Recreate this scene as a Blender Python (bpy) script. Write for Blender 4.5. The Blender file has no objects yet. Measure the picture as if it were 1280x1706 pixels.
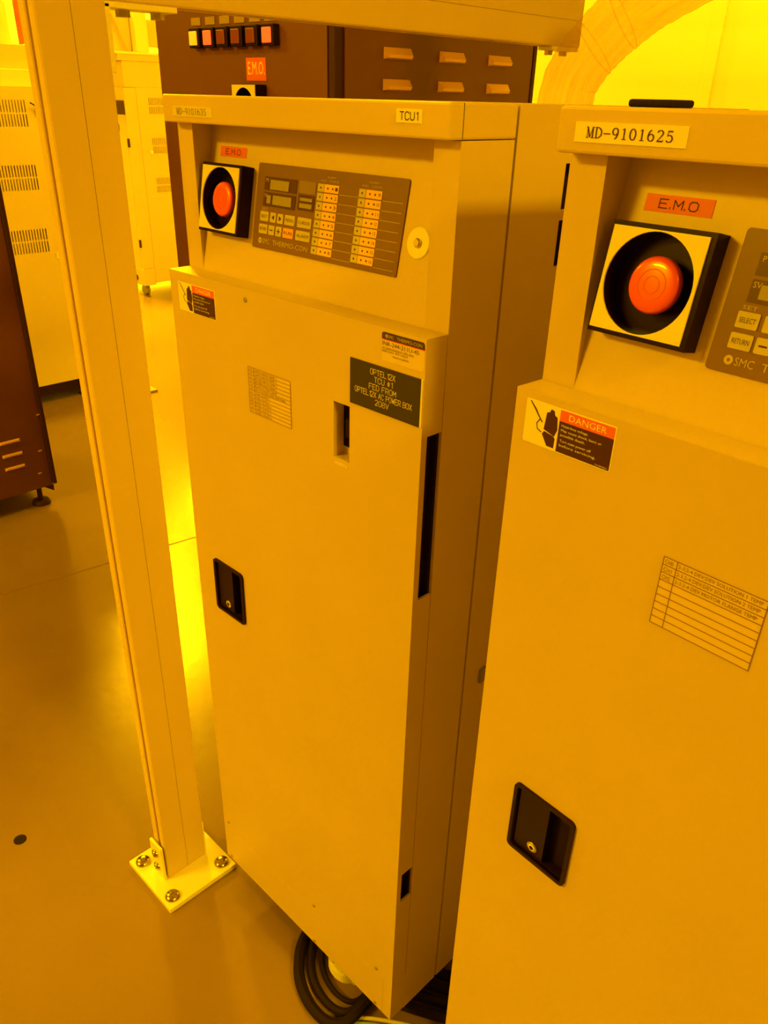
import bpy, bmesh, math, random
from mathutils import Matrix, Vector
random.seed(7)
S = bpy.context.scene
COL = S.collection
PI = math.pi

# ------------------------------------------------------------------ camera
cam = bpy.data.cameras.new('camera'); camo = bpy.data.objects.new('camera', cam); COL.objects.link(camo)
cam.sensor_fit = 'HORIZONTAL'; cam.sensor_width = 36.0
cam.lens = 1325.19 / 1280 * 36.0
cam.shift_x = (640 - 625.0) / 1280; cam.shift_y = (902.9 - 853) / 1280
cam.clip_start = 0.02
camo.matrix_world = (Matrix.Translation((0, 0, 1.45)) @ Matrix.Rotation(0.781726, 4, 'Z')
                     @ Matrix.Rotation(PI / 2 - 0.509451, 4, 'X') @ Matrix.Rotation(0.0254173, 4, 'Z'))
S.camera = camo

# ------------------------------------------------------------------ world, lights, exposure
W = bpy.data.worlds.new('world'); S.world = W; W.use_nodes = True
W.node_tree.nodes['Background'].inputs[0].default_value = (1, 0.5, 0.0, 1)
W.node_tree.nodes['Background'].inputs[1].default_value = 0.02
S.view_settings.view_transform = 'Standard'; S.view_settings.look = 'None'
S.view_settings.exposure = 0.0; S.view_settings.gamma = 1.0; S.view_settings.use_curve_mapping = False
S.render.film_transparent = False
YEL = (1.0, 0.53, 0.002)

def area(x, y, z, sx, sy, power):
    l = bpy.data.lights.new('unseen_ceiling_lamp', 'AREA'); l.shape = 'RECTANGLE'; l.size = sx; l.size_y = sy
    l.energy = power; l.color = YEL
    o = bpy.data.objects.new('unseen_ceiling_lamp', l); o.location = (x, y, z); COL.objects.link(o)
    return o
CEIL = 3.2
area(-2.6, -3.0, CEIL - .03, 1.2, 0.6, 325)     # behind the camera, over the aisle
area(2.65, 0.1, CEIL - .03, 0.6, 0.6, 205)      # right of the camera
area(-1.6, 3.4, CEIL - .03, 2.4, 0.6, 112)      # added behind the light baffle to wash the back wall
area(-2.9, 2.45, CEIL - .03, 1.2, 0.4, 75)  # unseen, added to brighten the cream cabinet and aisle floor
area(-5.6, 3.2, CEIL - .03, 0.6, 0.4, 10)       # far bay, mirrored in the floor beside the post
area(-6.6, 3.2, CEIL - .03, 0.5, 0.3, 600)  # added to brighten the far floor; its reflection hides behind the post
area(-5.0, -0.4, CEIL - .03, 1.2, 0.4, 130)  # unseen, added to brighten the floor left of the post
area(-8.3, 4.7, CEIL - .03, 0.8, 0.5, 170)
area(-9.8, 6.0, CEIL - .03, 1.2, 1.2, 600)  # unseen, added to brighten the far wall mirrored in the floor

# ------------------------------------------------------------------ materials
def mat(name, col, rough=.5, metal=0., spec=.5, emit=None, estr=0., noise=0., nscale=40., bump=0., bscale=200., coat=0.):
    m = bpy.data.materials.new(name); m.use_nodes = True
    nt = m.node_tree; b = nt.nodes['Principled BSDF']
    b.inputs['Base Color'].default_value = (*col, 1)
    b.inputs['Roughness'].default_value = rough; b.inputs['Metallic'].default_value = metal
    b.inputs['Specular IOR Level'].default_value = spec
    if coat: b.inputs['Coat Weight'].default_value = coat
    if emit: b.inputs['Emission Color'].default_value = (*emit, 1); b.inputs['Emission Strength'].default_value = estr
    if noise or bump:
        tc = nt.nodes.new('ShaderNodeTexCoord')
    if noise:
        n = nt.nodes.new('ShaderNodeTexNoise'); n.inputs['Scale'].default_value = nscale; n.inputs['Detail'].default_value = 5
        nt.links.new(tc.outputs['Object'], n.inputs['Vector'])
        r = nt.nodes.new('ShaderNodeValToRGB')
        r.color_ramp.elements[0].position = .3; r.color_ramp.elements[1].position = .7
        r.color_ramp.elements[0].color = (*[c * (1 - noise) for c in col], 1)
        r.color_ramp.elements[1].color = (*[min(1, c * (1 + noise)) for c in col], 1)
        nt.links.new(n.outputs['Fac'], r.inputs['Fac']); nt.links.new(r.outputs['Color'], b.inputs['Base Color'])
    if bump:
        n2 = nt.nodes.new('ShaderNodeTexNoise'); n2.inputs['Scale'].default_value = bscale; n2.inputs['Detail'].default_value = 3
        nt.links.new(tc.outputs['Object'], n2.inputs['Vector'])
        bp = nt.nodes.new('ShaderNodeBump'); bp.inputs['Strength'].default_value = bump; bp.inputs['Distance'].default_value = .002
        nt.links.new(n2.outputs['Fac'], bp.inputs['Height']); nt.links.new(bp.outputs['Normal'], b.inputs['Normal'])
    return m
M = {}
M['beige'] = mat('beige_powder_coat', (.60, .48, .31), .42, noise=.03, nscale=6, bump=.05, bscale=900)
M['cream'] = mat('cream_paint', (.72, .62, .44), .45, noise=.02, nscale=4)
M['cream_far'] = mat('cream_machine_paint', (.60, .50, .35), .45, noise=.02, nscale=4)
M['post'] = mat('post_paint', (.66, .53, .36), .38, noise=.02, nscale=5)
M['plate'] = mat('plate_paint', (.85, .82, .72), .35)
M['brown'] = mat('dark_brown_paint', (.145, .049, .022), .48, noise=.06, nscale=5)
M['brown_edge'] = mat('dark_edge_paint', (.05, .018, .009), .5, spec=.2)
M['louver'] = mat('louver_highlight', (.75, .48, .25), .3, metal=.2)  # brown louvers coloured pale; their bright highlight is put into the colour
M['black'] = mat('black_plastic', (.020, .007, .004), .45, spec=.1)
M['blackgloss'] = mat('black_gloss', (.014, .004, .003), .25, spec=.12)
M['cavity'] = mat('dark_cavity', (.02, .009, .006), .7, spec=.1)
M['rubber'] = mat('black_rubber', (.014, .007, .005), .7, spec=.15)
M['red'] = mat('red_plastic', (.75, .085, .05), .3, coat=.3)
M['redlabel'] = mat('red_label', (.72, .12, .06), .5)
M['ink'] = mat('printed_ink', (.06, .014, .010), .6, spec=.3)
M['inksoft'] = mat('grey_ink', (.22, .12, .07), .6, spec=.3)
M['tape'] = mat('white_tape', (.8, .77, .68), .4)
M['paper'] = mat('paper_sticker', (.68, .55, .38), .5)
M['guardface'] = mat('guard_face', (.72, .68, .55), .35)
M['overlay'] = mat('brown_overlay', (.185, .10, .055), .4, spec=.35)
M['overlay_dark'] = mat('overlay_window', (.085, .036, .018), .3, spec=.3)
M['lcd'] = mat('lcd_glass', (.33, .3, .22), .12)
M['key'] = mat('key_cream', (.5, .45, .35), .4)
M['keyorange'] = mat('key_orange', (.75, .38, .22), .4)
M['cellorange'] = mat('cell_orange', (.8, .5, .3), .45)
M['overtext'] = mat('overlay_print', (.5, .42, .3), .5)
M['chrome'] = mat('chrome', (.75, .72, .65), .22, metal=1.)
M['zinc'] = mat('zinc_bolt', (.5, .44, .34), .2, metal=1.)
M['sign'] = mat('engraved_sign', (.042, .034, .012), .45, spec=.3)
M['signtext'] = mat('engraved_letters', (.75, .68, .4), .5)
M['white'] = mat('white_plastic', (.82, .8, .7), .4)
M['lampoff'] = mat('lamp_red_off', (.2, .04, .02), .35)
M['lampon'] = mat('lamp_red_on', (.5, .1, .05), .4, emit=(1, .10, .012), estr=1.2)
M['lampyel'] = mat('lamp_yellow', (.85, .72, .4), .4, emit=(1, .5, .02), estr=.35)
M['tag'] = mat('engraved_tag', (.36, .26, .16), .5)
M['darkwall'] = mat('low_bounce_wall', (.28, .2, .13), .6)  # dark colour given to unseen walls to cut bounced light
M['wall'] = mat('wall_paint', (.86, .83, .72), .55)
M['ceil'] = mat('ceiling_paint', (.8, .77, .68), .7)
M['greybox'] = mat('grey_plastic', (.28, .24, .17), .5)
M['cablewhite'] = mat('white_cable', (.7, .68, .6), .45)
M['lid_strip'] = mat('seam_dark', (.05, .03, .02), .7)

def floor_mat():
    m = bpy.data.materials.new('epoxy_floor'); m.use_nodes = True; nt = m.node_tree; b = nt.nodes['Principled BSDF']
    tc = nt.nodes.new('ShaderNodeTexCoord')
    n = nt.nodes.new('ShaderNodeTexNoise'); n.inputs['Scale'].default_value = 1.6; n.inputs['Detail'].default_value = 6
    nt.links.new(tc.outputs['Object'], n.inputs['Vector'])
    r = nt.nodes.new('ShaderNodeValToRGB'); r.color_ramp.elements[0].position = .3; r.color_ramp.elements[1].position = .72
    r.color_ramp.elements[0].color = (.195, .126, .07, 1); r.color_ramp.elements[1].color = (.245, .162, .09, 1)
    nt.links.new(n.outputs['Fac'], r.inputs['Fac']); nt.links.new(r.outputs['Color'], b.inputs['Base Color'])
    b.inputs['Roughness'].default_value = .25; b.inputs['Specular IOR Level'].default_value = .8; b.inputs['Coat Weight'].default_value = .8; b.inputs['Coat Roughness'].default_value = .16
    n2 = nt.nodes.new('ShaderNodeTexNoise'); n2.inputs['Scale'].default_value = 22; n2.inputs['Detail'].default_value = 4
    nt.links.new(tc.outputs['Object'], n2.inputs['Vector'])
    bp = nt.nodes.new('ShaderNodeBump'); bp.inputs['Strength'].default_value = .12; bp.inputs['Distance'].default_value = .004
    nt.links.new(n2.outputs['Fac'], bp.inputs['Height']); nt.links.new(bp.outputs['Normal'], b.inputs['Normal'])
    return m
M['floor'] = floor_mat()

def hose_mat():
    m = bpy.data.materials.new('clear_vinyl'); m.use_nodes = True; nt = m.node_tree
    b = nt.nodes['Principled BSDF']; out = nt.nodes['Material Output']
    b.inputs['Base Color'].default_value = (.72, .62, .42, 1); b.inputs['Roughness'].default_value = .22
    tr = nt.nodes.new('ShaderNodeBsdfTransparent'); tr.inputs[0].default_value = (.95, .88, .7, 1)
    tl = nt.nodes.new('ShaderNodeBsdfTranslucent'); tl.inputs[0].default_value = (.8, .7, .5, 1)
    tc = nt.nodes.new('ShaderNodeTexCoord')
    mp = nt.nodes.new('ShaderNodeMapping'); mp.inputs['Scale'].default_value = (18, .6, 1)
    nt.links.new(tc.outputs['UV'], mp.inputs[0])
    n = nt.nodes.new('ShaderNodeTexNoise'); n.inputs['Scale'].default_value = 1.5; n.inputs['Detail'].default_value = 3
    nt.links.new(mp.outputs[0], n.inputs['Vector'])
    mr = nt.nodes.new('ShaderNodeMapRange'); mr.inputs[1].default_value = .3; mr.inputs[2].default_value = .7
    mr.inputs[3].default_value = .16; mr.inputs[4].default_value = .34
    nt.links.new(n.outputs['Fac'], mr.inputs[0])
    a = nt.nodes.new('ShaderNodeMixShader'); a.inputs[0].default_value = .75
    nt.links.new(b.outputs[0], a.inputs[1]); nt.links.new(tl.outputs[0], a.inputs[2])
    c = nt.nodes.new('ShaderNodeMixShader')
    nt.links.new(mr.outputs[0], c.inputs[0]); nt.links.new(tr.outputs[0], c.inputs[1]); nt.links.new(a.outputs[0], c.inputs[2])
    nt.links.new(c.outputs[0], out.inputs['Surface'])
    return m
M['hose'] = hose_mat()

# ------------------------------------------------------------------ mesh helpers
class MB:
    def __init__(s): s.v = []; s.f = []
    def add(s, v, f, mtx=None):
        k = len(s.v)
        s.v += [tuple(mtx @ Vector(p)) for p in v] if mtx else [tuple(p) for p in v]
        s.f += [tuple(i + k for i in q) for q in f]; return s
    def box(s, x0, x1, y0, y1, z0, z1, bev=0.0):
        if bev <= 0:
            return s.add([(x0, y0, z0), (x1, y0, z0), (x1, y1, z0), (x0, y1, z0), (x0, y0, z1), (x1, y0, z1), (x1, y1, z1), (x0, y1, z1)],
                  [(0, 3, 2, 1), (4, 5, 6, 7), (0, 1, 5, 4), (1, 2, 6, 5), (2, 3, 7, 6), (3, 0, 4, 7)])
        bm = bmesh.new(); bmesh.ops.create_cube(bm, size=1)
        for v in bm.verts: v.co = Vector(((x0 + x1) / 2 + v.co.x * (x1 - x0), (y0 + y1) / 2 + v.co.y * (y1 - y0), (z0 + z1) / 2 + v.co.z * (z1 - z0)))
        bmesh.ops.bevel(bm, geom=list(bm.edges), offset=bev, segments=2, affect='EDGES', profile=.5)
        bm.verts.index_update(); s.add([v.co[:] for v in bm.verts], [[v.index for v in f.verts] for f in bm.faces]); bm.free(); return s
    def lathe(s, prof, mtx, n=24, cap=True):
        """prof: (r, h) along local +Z"""
        vs = []; fs = []
        for r, h in prof:
            for i in range(n):
                a = 2 * PI * i / n; vs.append((r * math.cos(a), r * math.sin(a), h))
        for j in range(len(prof) - 1):
            for i in range(n):
                fs.append((j * n + i, j * n + (i + 1) % n, (j + 1) * n + (i + 1) % n, (j + 1) * n + i))
        if cap:
            fs.append(tuple(reversed(range(n)))); fs.append(tuple((len(prof) - 1) * n + i for i in range(n)))
        return s.add(vs, fs, mtx)
    def tube(s, pts, r, n=10, closed=False):
        P = [Vector(p) for p in pts]; vs = []; fs = []; m = len(P)
        up = Vector((0, 0, 1)); prev = None
        for i, p in enumerate(P):
            t = (P[min(i + 1, m - 1)] - P[max(i - 1, 0)]).normalized()
            if prev is None:
                a = t.cross(up)
                if a.length < 1e-4: a = t.cross(Vector((1, 0, 0)))
            else:
                a = prev - t * prev.dot(t)
            a.normalize(); prev = a; b = t.cross(a)
            rr = r[i] if isinstance(r, (list, tuple)) else r
            for k in range(n):
                g = 2 * PI * k / n; vs.append(p + a * rr * math.cos(g) + b * rr * math.sin(g))
        for i in range(m - 1):
            for k in range(n):
                fs.append((i * n + k, i * n + (k + 1) % n, (i + 1) * n + (k + 1) % n, (i + 1) * n + k))
        fs.append(tuple(range(n))); fs.append(tuple((m - 1) * n + k for k in reversed(range(n))))
        return s.add(vs, fs)
    def poly(s, pts, fr, t0, t1):
        """extruded polygon, pts (u,v), between offsets t0 (back) and t1 (front) of frame fr"""
        n = len(pts)
        vs = [fr(u, v, t0) for u, v in pts] + [fr(u, v, t1) for u, v in pts]
        fs = [tuple(range(n - 1, -1, -1)), tuple(range(n, 2 * n))] + [(i, (i + 1) % n, n + (i + 1) % n, n + i) for i in range(n)]
        return s.add(vs, fs)
    def rect(s, u0, u1, v0, v1, fr, t0, t1):
        return s.poly([(u0, v0), (u1, v0), (u1, v1), (u0, v1)], fr, t0, t1)
    def plate(s, us, vs_, solid, fr, t0, t1):
        """grid plate: cells (i,j) where solid(uc,vc) is true"""
        us = sorted(set(round(u, 6) for u in us)); vs = sorted(set(round(v, 6) for v in vs_))
        nu, nv = len(us), len(vs); idx = {}
        V = []; F = []
        def vid(i, j, k):
            key = (i, j, k)
            if key not in idx: idx[key] = len(V); V.append(fr(us[i], vs[j], (t0, t1)[k]))
            return idx[key]
        occ = [[solid((us[i] + us[i + 1]) / 2, (vs[j] + vs[j + 1]) / 2) for j in range(nv - 1)] for i in range(nu - 1)]
        O = lambda i, j: 0 <= i < nu - 1 and 0 <= j < nv - 1 and occ[i][j]
        for i in range(nu - 1):
            for j in range(nv - 1):
                if not occ[i][j]: continue
                F.append((vid(i, j, 1), vid(i + 1, j, 1), vid(i + 1, j + 1, 1), vid(i, j + 1, 1)))
                F.append((vid(i, j, 0), vid(i, j + 1, 0), vid(i + 1, j + 1, 0), vid(i + 1, j, 0)))
                if not O(i - 1, j): F.append((vid(i, j, 0), vid(i, j, 1), vid(i, j + 1, 1), vid(i, j + 1, 0)))
                if not O(i + 1, j): F.append((vid(i + 1, j, 1), vid(i + 1, j, 0), vid(i + 1, j + 1, 0), vid(i + 1, j + 1, 1)))
                if not O(i, j - 1): F.append((vid(i, j, 0), vid(i + 1, j, 0), vid(i + 1, j, 1), vid(i, j, 1)))
                if not O(i, j + 1): F.append((vid(i, j + 1, 1), vid(i + 1, j + 1, 1), vid(i + 1, j + 1, 0), vid(i, j + 1, 0)))
        return s.add(V, F)
    def build(s, name, m, parent=None, smooth=False):
        me = bpy.data.meshes.new(name); me.from_pydata(s.v, [], s.f); me.validate()
        bm = bmesh.new(); bm.from_mesh(me); bmesh.ops.recalc_face_normals(bm, faces=bm.faces); bm.to_mesh(me); bm.free()
        me.materials.append(M[m] if isinstance(m, str) else m)
        if smooth:
            for p in me.polygons: p.use_smooth = True
            try: me.set_sharp_from_angle(angle=math.radians(40))
            except Exception: pass
        o = bpy.data.objects.new(name, me); COL.objects.link(o)
        if parent: o.parent = parent
        return o
def tag(o, label=None, cat=None, group=None, kind=None):
    if label: o['label'] = label
    if cat: o['category'] = cat
    if group: o['group'] = group
    if kind: o['kind'] = kind
    return o
def empty(name, loc=(0, 0, 0), rz=0.):
    o = bpy.data.objects.new(name, None); o.location = loc; o.rotation_euler = (0, 0, rz); o.empty_display_size = .1
    COL.objects.link(o); return o
def holes_solid(rects):
    return lambda u, v: not any(a < u < b and c < v < d for a, b, c, d in rects)
def rrect(u0, u1, v0, v1, r, n=5):
    pts = []
    for cx, cy, a0 in ((u1 - r, v1 - r, 0), (u0 + r, v1 - r, 90), (u0 + r, v0 + r, 180), (u1 - r, v0 + r, 270)):
        for i in range(n + 1):
            a = math.radians(a0 + 90 * i / n); pts.append((cx + r * math.cos(a), cy + r * math.sin(a)))
    return pts
def ring(mb, outer, inner, fr, t0, t1):
    """ring between two loops with equal counts"""
    n = len(outer)
    vs = [fr(*p, t0) for p in outer] + [fr(*p, t1) for p in outer] + [fr(*p, t0) for p in inner] + [fr(*p, t1) for p in inner]
    fs = []
    for i in range(n):
        j = (i + 1) % n
        fs += [(i, j, n + j, n + i), (n + i, n + j, 3 * n + j, 3 * n + i), (2 * n + j, 2 * n + i, 3 * n + i, 3 * n + j), (j, i, 2 * n + i, 2 * n + j)]
    return mb.add(vs, fs)
def circ(cx, cy, r, n=48): return [(cx + r * math.cos(2 * PI * i / n), cy + r * math.sin(2 * PI * i / n)) for i in range(n)]
def squ(cx, cy, hx, hy, n=48):
    pts = []
    for i in range(n):
        a = 2 * PI * i / n; c, s_ = math.cos(a), math.sin(a); k = 1 / max(abs(c), abs(s_)); pts.append((cx + hx * c * k, cy + hy * s_ * k))
    return pts
def frame_axis(p0, u, v, n):
    p0, u, v, n = Vector(p0), Vector(u), Vector(v), Vector(n)
    return lambda a, b, t: tuple(p0 + u * a + v * b + n * t)
def frame_mtx(fr, u, v, t=0.):
    o = Vector(fr(u, v, t)); x = Vector(fr(u + 1, v, t)) - o; y = Vector(fr(u, v + 1, t)) - o; z = Vector(fr(u, v, t + 1)) - o
    return Matrix(((x.x, y.x, z.x, o.x), (x.y, y.y, z.y, o.y), (x.z, y.z, z.z, o.z), (0, 0, 0, 1)))

_tc = {}
def glyphs(txt):
    if txt in _tc: return _tc[txt]
    cu = bpy.data.curves.new('t', 'FONT'); cu.body = txt; cu.resolution_u = 2; cu.size = 1
    ob = bpy.data.objects.new('t', cu); COL.objects.link(ob)
    bpy.context.view_layer.update()
    ev = ob.evaluated_get(bpy.context.evaluated_depsgraph_get()); me = ev.to_mesh()
    vs = [v.co[:2] for v in me.vertices]; fs = [tuple(p.vertices) for p in me.polygons]
    ev.to_mesh_clear(); bpy.data.objects.remove(ob); bpy.data.curves.remove(cu)
    _tc[txt] = (vs, fs); return vs, fs
def text(mb, txt, u0, u1, v0, v1, fr, t, caps=True):
    """lettering fitted into the rectangle (baseline v0, cap top v1)"""
    vs, fs = glyphs(txt)
    xs = [p[0] for p in vs]; ys = [p[1] for p in vs]
    a, b = min(xs), max(xs); c, d = (min(ys), max(ys)) if caps else (0., .73)
    mb.add([fr(u0 + (x - a) / (b - a) * (u1 - u0), v0 + (y - c) / (d - c) * (v1 - v0), t) for x, y in vs], fs)

def stroke(mb, pts, w, fr, t):
    """ribbon with a width per point"""
    n = len(pts); ws = w if isinstance(w, (list, tuple)) else [w] * n; L = []; Rr = []
    for i in range(n):
        a = Vector(pts[max(i - 1, 0)]); b = Vector(pts[min(i + 1, n - 1)]); d = (b - a)
        if d.length < 1e-9: d = Vector((1, 0))
        d.normalize(); nn = Vector((-d.y, d.x)) * ws[i] / 2; p = Vector(pts[i]); L.append(p + nn); Rr.append(p - nn)
    mb.add([fr(q.x, q.y, t) for q in L + Rr], [(i, i + 1, n + i + 1, n + i) for i in range(n - 1)])
def arc(cx, cy, rx, ry, a0, a1, n=14): return [(cx + rx * math.cos(math.radians(a0 + (a1 - a0) * i / n)), cy + ry * math.sin(math.radians(a0 + (a1 - a0) * i / n))) for i in range(n + 1)]
def serif_glyph(ch):
    """strokes (pts, widths) in a cell 0.62 wide, 1 high"""
    T, t = .105, .05
    def tw(pts, cx): # thick where the pen runs vertically
        out = []
        for i in range(len(pts)):
            a = pts[max(i - 1, 0)]; b = pts[min(i + 1, len(pts) - 1)]; dx, dy = b[0] - a[0], b[1] - a[1]
            k = abs(dy) / (math.hypot(dx, dy) + 1e-9); out.append(t + (T - t) * k)
        return pts, out
    if ch == 'M': return [([(.1, 0), (.1, 1)], t), ([(.1, 1), (.32, .05)], T), ([(.32, .05), (.54, 1)], t), ([(.54, 0), (.54, 1)], T), ([(0, .02), (.2, .02)], t), ([(.42, .02), (.66, .02)], t), ([(0, .98), (.14, .98)], t), ([(.5, .98), (.66, .98)], t)]
    if ch == 'D': return [([(.14, 0), (.14, 1)], T), tw(arc(.2, .5, .38, .48, 90, -90), 0), ([(.03, .025), (.24, .025)], t), ([(.03, .975), (.24, .975)], t)]
    if ch == '-': return [([(.05, .45), (.62, .45)], .07)]
    if ch == '0': return [tw(arc(.3, .5, .22, .48, 0, 360, 28), 0)]
    if ch == '1': return [([(.32, 0), (.32, 1)], T), ([(.16, .86), (.32, .97)], t), ([(.15, .025), (.49, .025)], t)]
    if ch == '9': return [tw(arc(.3, .68, .21, .3, 0, 360, 24), 0), tw([(.51, .7)] + arc(.22, .62, .29, .6, 0, -80) , 0)]
    if ch == '6': return [tw(arc(.3, .32, .21, .3, 0, 360, 24), 0), tw([(.09, .3)] + arc(.38, .38, .29, .6, 180, 100), 0)]
    if ch == '2': return [tw(arc(.29, .74, .2, .24, 170, -20), 0), ([(.48, .66), (.3, .35), (.09, .05)], [T * .9, t * 1.4, t]), ([(.08, .05), (.52, .05)], .09), ([(.52, .03), (.54, .2)], t)]
    if ch == '5': return [tw(arc(.27, .31, .23, .3, 130, -150), 0), ([(.13, .5), (.16, .96)], t), ([(.14, .93), (.5, .93)], .09)]
    if ch == '3': return [tw(arc(.27, .74, .19, .23, 160, -90), 0), tw(arc(.27, .27, .23, .26, 90, -160), 0)]
    return []
def serif_text(mb, txt, u0, u1, v0, v1, fr, t):
    cw = (u1 - u0) / len(txt)
    for i, ch in enumerate(txt):
        for pts, w in serif_glyph(ch):
            kx, ky = cw / .70, (v1 - v0)
            q = [(u0 + i * cw + x * kx, v0 + y * ky) for x, y in pts]
            ws = [a * kx * 1.0 for a in w] if isinstance(w, (list, tuple)) else w * kx
            stroke(mb, q, ws, fr, t)

SF = {'A': [[(0, 0), (.5, 1), (1, 0)], [(.2, .38), (.8, .38)]], 'B': [[(0, 0), (0, 1), (.7, 1), (.95, .88), (.95, .65), (.7, .53), (0, .53)], [(.7, .53), (1, .4), (1, .13), (.75, 0), (0, 0)]],
      'C': [[(1, .8), (.75, 1), (.25, 1), (0, .78), (0, .22), (.25, 0), (.75, 0), (1, .2)]], 'D': [[(0, 0), (0, 1), (.65, 1), (1, .75), (1, .25), (.65, 0), (0, 0)]], 'E': [[(1, 1), (0, 1), (0, 0), (1, 0)], [(0, .52), (.8, .52)]],
      'F': [[(1, 1), (0, 1), (0, 0)], [(0, .52), (.8, .52)]], 'L': [[(0, 1), (0, 0), (1, 0)]], 'M': [[(0, 0), (0, 1), (.5, .35), (1, 1), (1, 0)]], 'O': [[(.25, 0), (0, .22), (0, .78), (.25, 1), (.75, 1), (1, .78), (1, .22), (.75, 0), (.25, 0)]],
      'P': [[(0, 0), (0, 1), (.75, 1), (1, .85), (1, .6), (.75, .46), (0, .46)]], 'R': [[(0, 0), (0, 1), (.75, 1), (1, .85), (1, .6), (.75, .46), (0, .46)], [(.55, .46), (1, 0)]], 'T': [[(0, 1), (1, 1)], [(.5, 1), (.5, 0)]],
      'U': [[(0, 1), (0, .22), (.25, 0), (.75, 0), (1, .22), (1, 1)]], 'V': [[(0, 1), (.5, 0), (1, 1)]], 'W': [[(0, 1), (.22, 0), (.5, .7), (.78, 0), (1, 1)]], 'X': [[(0, 0), (1, 1)], [(0, 1), (1, 0)]],
      '1': [[(.25, .8), (.55, 1), (.55, 0)]], '2': [[(0, .78), (.2, 1), (.8, 1), (1, .8), (1, .62), (0, 0), (1, 0)]], '8': [[(.25, .53), (.05, .68), (.05, .85), (.25, 1), (.75, 1), (.95, .85), (.95, .68), (.75, .53), (.25, .53), (0, .38), (0, .15), (.25, 0), (.75, 0), (1, .15), (1, .38), (.75, .53)]],
      '#': [[(.3, .1), (.42, .9)], [(.62, .1), (.74, .9)], [(.08, .35), (.92, .35)], [(.12, .66), (.96, .66)]], '.': [[(.0, .0), (.0, .13)]], ' ': []}
SF['0'] = SF['O']
def stroke_text(mb, txt, u0, u1, v0, v1, fr, t, w):
    adv = [.75 if c == ' ' else (.45 if c in '.' else (.8 if c == '1' else 1.35)) for c in txt]
    k = (u1 - u0) / (sum(adv) - .35); x = u0
    for c, a in zip(txt, adv):
        for pl in SF[c]:
            q = [(x + px * k, v0 + py * (v1 - v0)) for px, py in pl]
            for a_, b_ in zip(q[:-1], q[1:]):
                d = Vector((b_[0] - a_[0], b_[1] - a_[1])).normalized() * w * .35
                stroke(mb, [(a_[0] - d.x, a_[1] - d.y), (b_[0] + d.x, b_[1] + d.y)], w, fr, t)
        x += a * k

# ------------------------------------------------------------------ setting
def struct(o): return tag(o, kind='structure')
struct(MB().box(-10.5, 3.0, -3.5, 7.0, -.12, 0).build('floor', 'floor'))
struct(MB().box(-10.5, 3.0, -3.5, 7.0, CEIL, CEIL + .1).build('ceiling', 'ceil'))
# bright partition behind the cabinets, built of tall panels with raised joint strips
WY = 4.0
wb = struct(MB().box(-3.3, 3.0, WY + .02, WY + .12, 0, CEIL).build('wall_back', 'wall'))
xs = [-3.3, -1.917, -.5, .9, 2.3, 3.0]
for a, b in zip(xs[:-1], xs[1:]):
    MB().box(a + .006, b - .006, WY, WY + .02, .08, CEIL - .02, .003).build('wall_panel', 'wall', wb)
for a in xs[1:-1]:
    MB().box(a - .026, a + .026, WY - .012, WY, .08, CEIL - .02, .002).build('joint_strip', 'wall', wb)
struct(MB().box(-3.4, -3.3, WY + .02, 7.0, 0, CEIL).build('wall_partition', 'wall'))
struct(MB().box(-3.3, 3.0, 2.75, 2.85, 2.0, CEIL).build('added_light_baffle', 'darkwall'))  # unseen, added to keep far-bay light off the beam and cabinets
struct(MB().box(-10.6, -10.5, -3.5, 7.0, 0, CEIL).build('wall_left', 'wall'))
struct(MB().box(-10.5, -3.3, 7.0, 7.1, 0, CEIL).build('wall_far', 'wall'))
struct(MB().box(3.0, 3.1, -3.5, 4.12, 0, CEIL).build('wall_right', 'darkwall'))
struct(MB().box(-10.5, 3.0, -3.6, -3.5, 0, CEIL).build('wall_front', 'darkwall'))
# floor marks: a joint line in the coating, a round plug
fl = bpy.data.objects['floor']
fj = MB()
pts = [(-2.52, .15), (-2.45, .45), (-2.406, .683), (-2.375, .86), (-2.352, 1.039), (-2.33, 1.2), (-2.3, 1.42)]
for a, b in zip(pts[:-1], pts[1:]):
    fj.add([(a[0] - .003, a[1], .0006), (a[0] + .003, a[1], .0006), (b[0] + .003, b[1], .0006), (b[0] - .003, b[1], .0006)], [(0, 1, 2, 3)])
M['joint'] = mat('floor_joint', (.2, .12, .07), .5)
fj.build('floor_joint', 'joint', fl)
MB().lathe([(.0135, 0), (.0135, .0012), (.011, .0016)], Matrix.Translation((-1.394, .314, 0)), 18).build('floor_plug', M['rubber'], fl)

# ------------------------------------------------------------------ temperature control cabinets
BW, DT, ZT = .475, .033, 1.448          # width, door thickness, height
AL = math.atan(.1838)
FDOOR = frame_axis((0, 0, 0), (1, 0, 0), (0, 0, 1), (0, -1, 0))
FLID = frame_axis((0, .014, 0), (1, 0, 0), (0, 0, 1), (0, -1, 0))
FPAN = frame_axis((0, DT, 1.24), (1, 0, 0), (0, math.sin(AL), math.cos(AL)), (0, -math.cos(AL), math.sin(AL)))
FSIDE = frame_axis((BW, 0, 0), (0, 1, 0), (0, 0, 1), (1, 0, 0))

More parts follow.
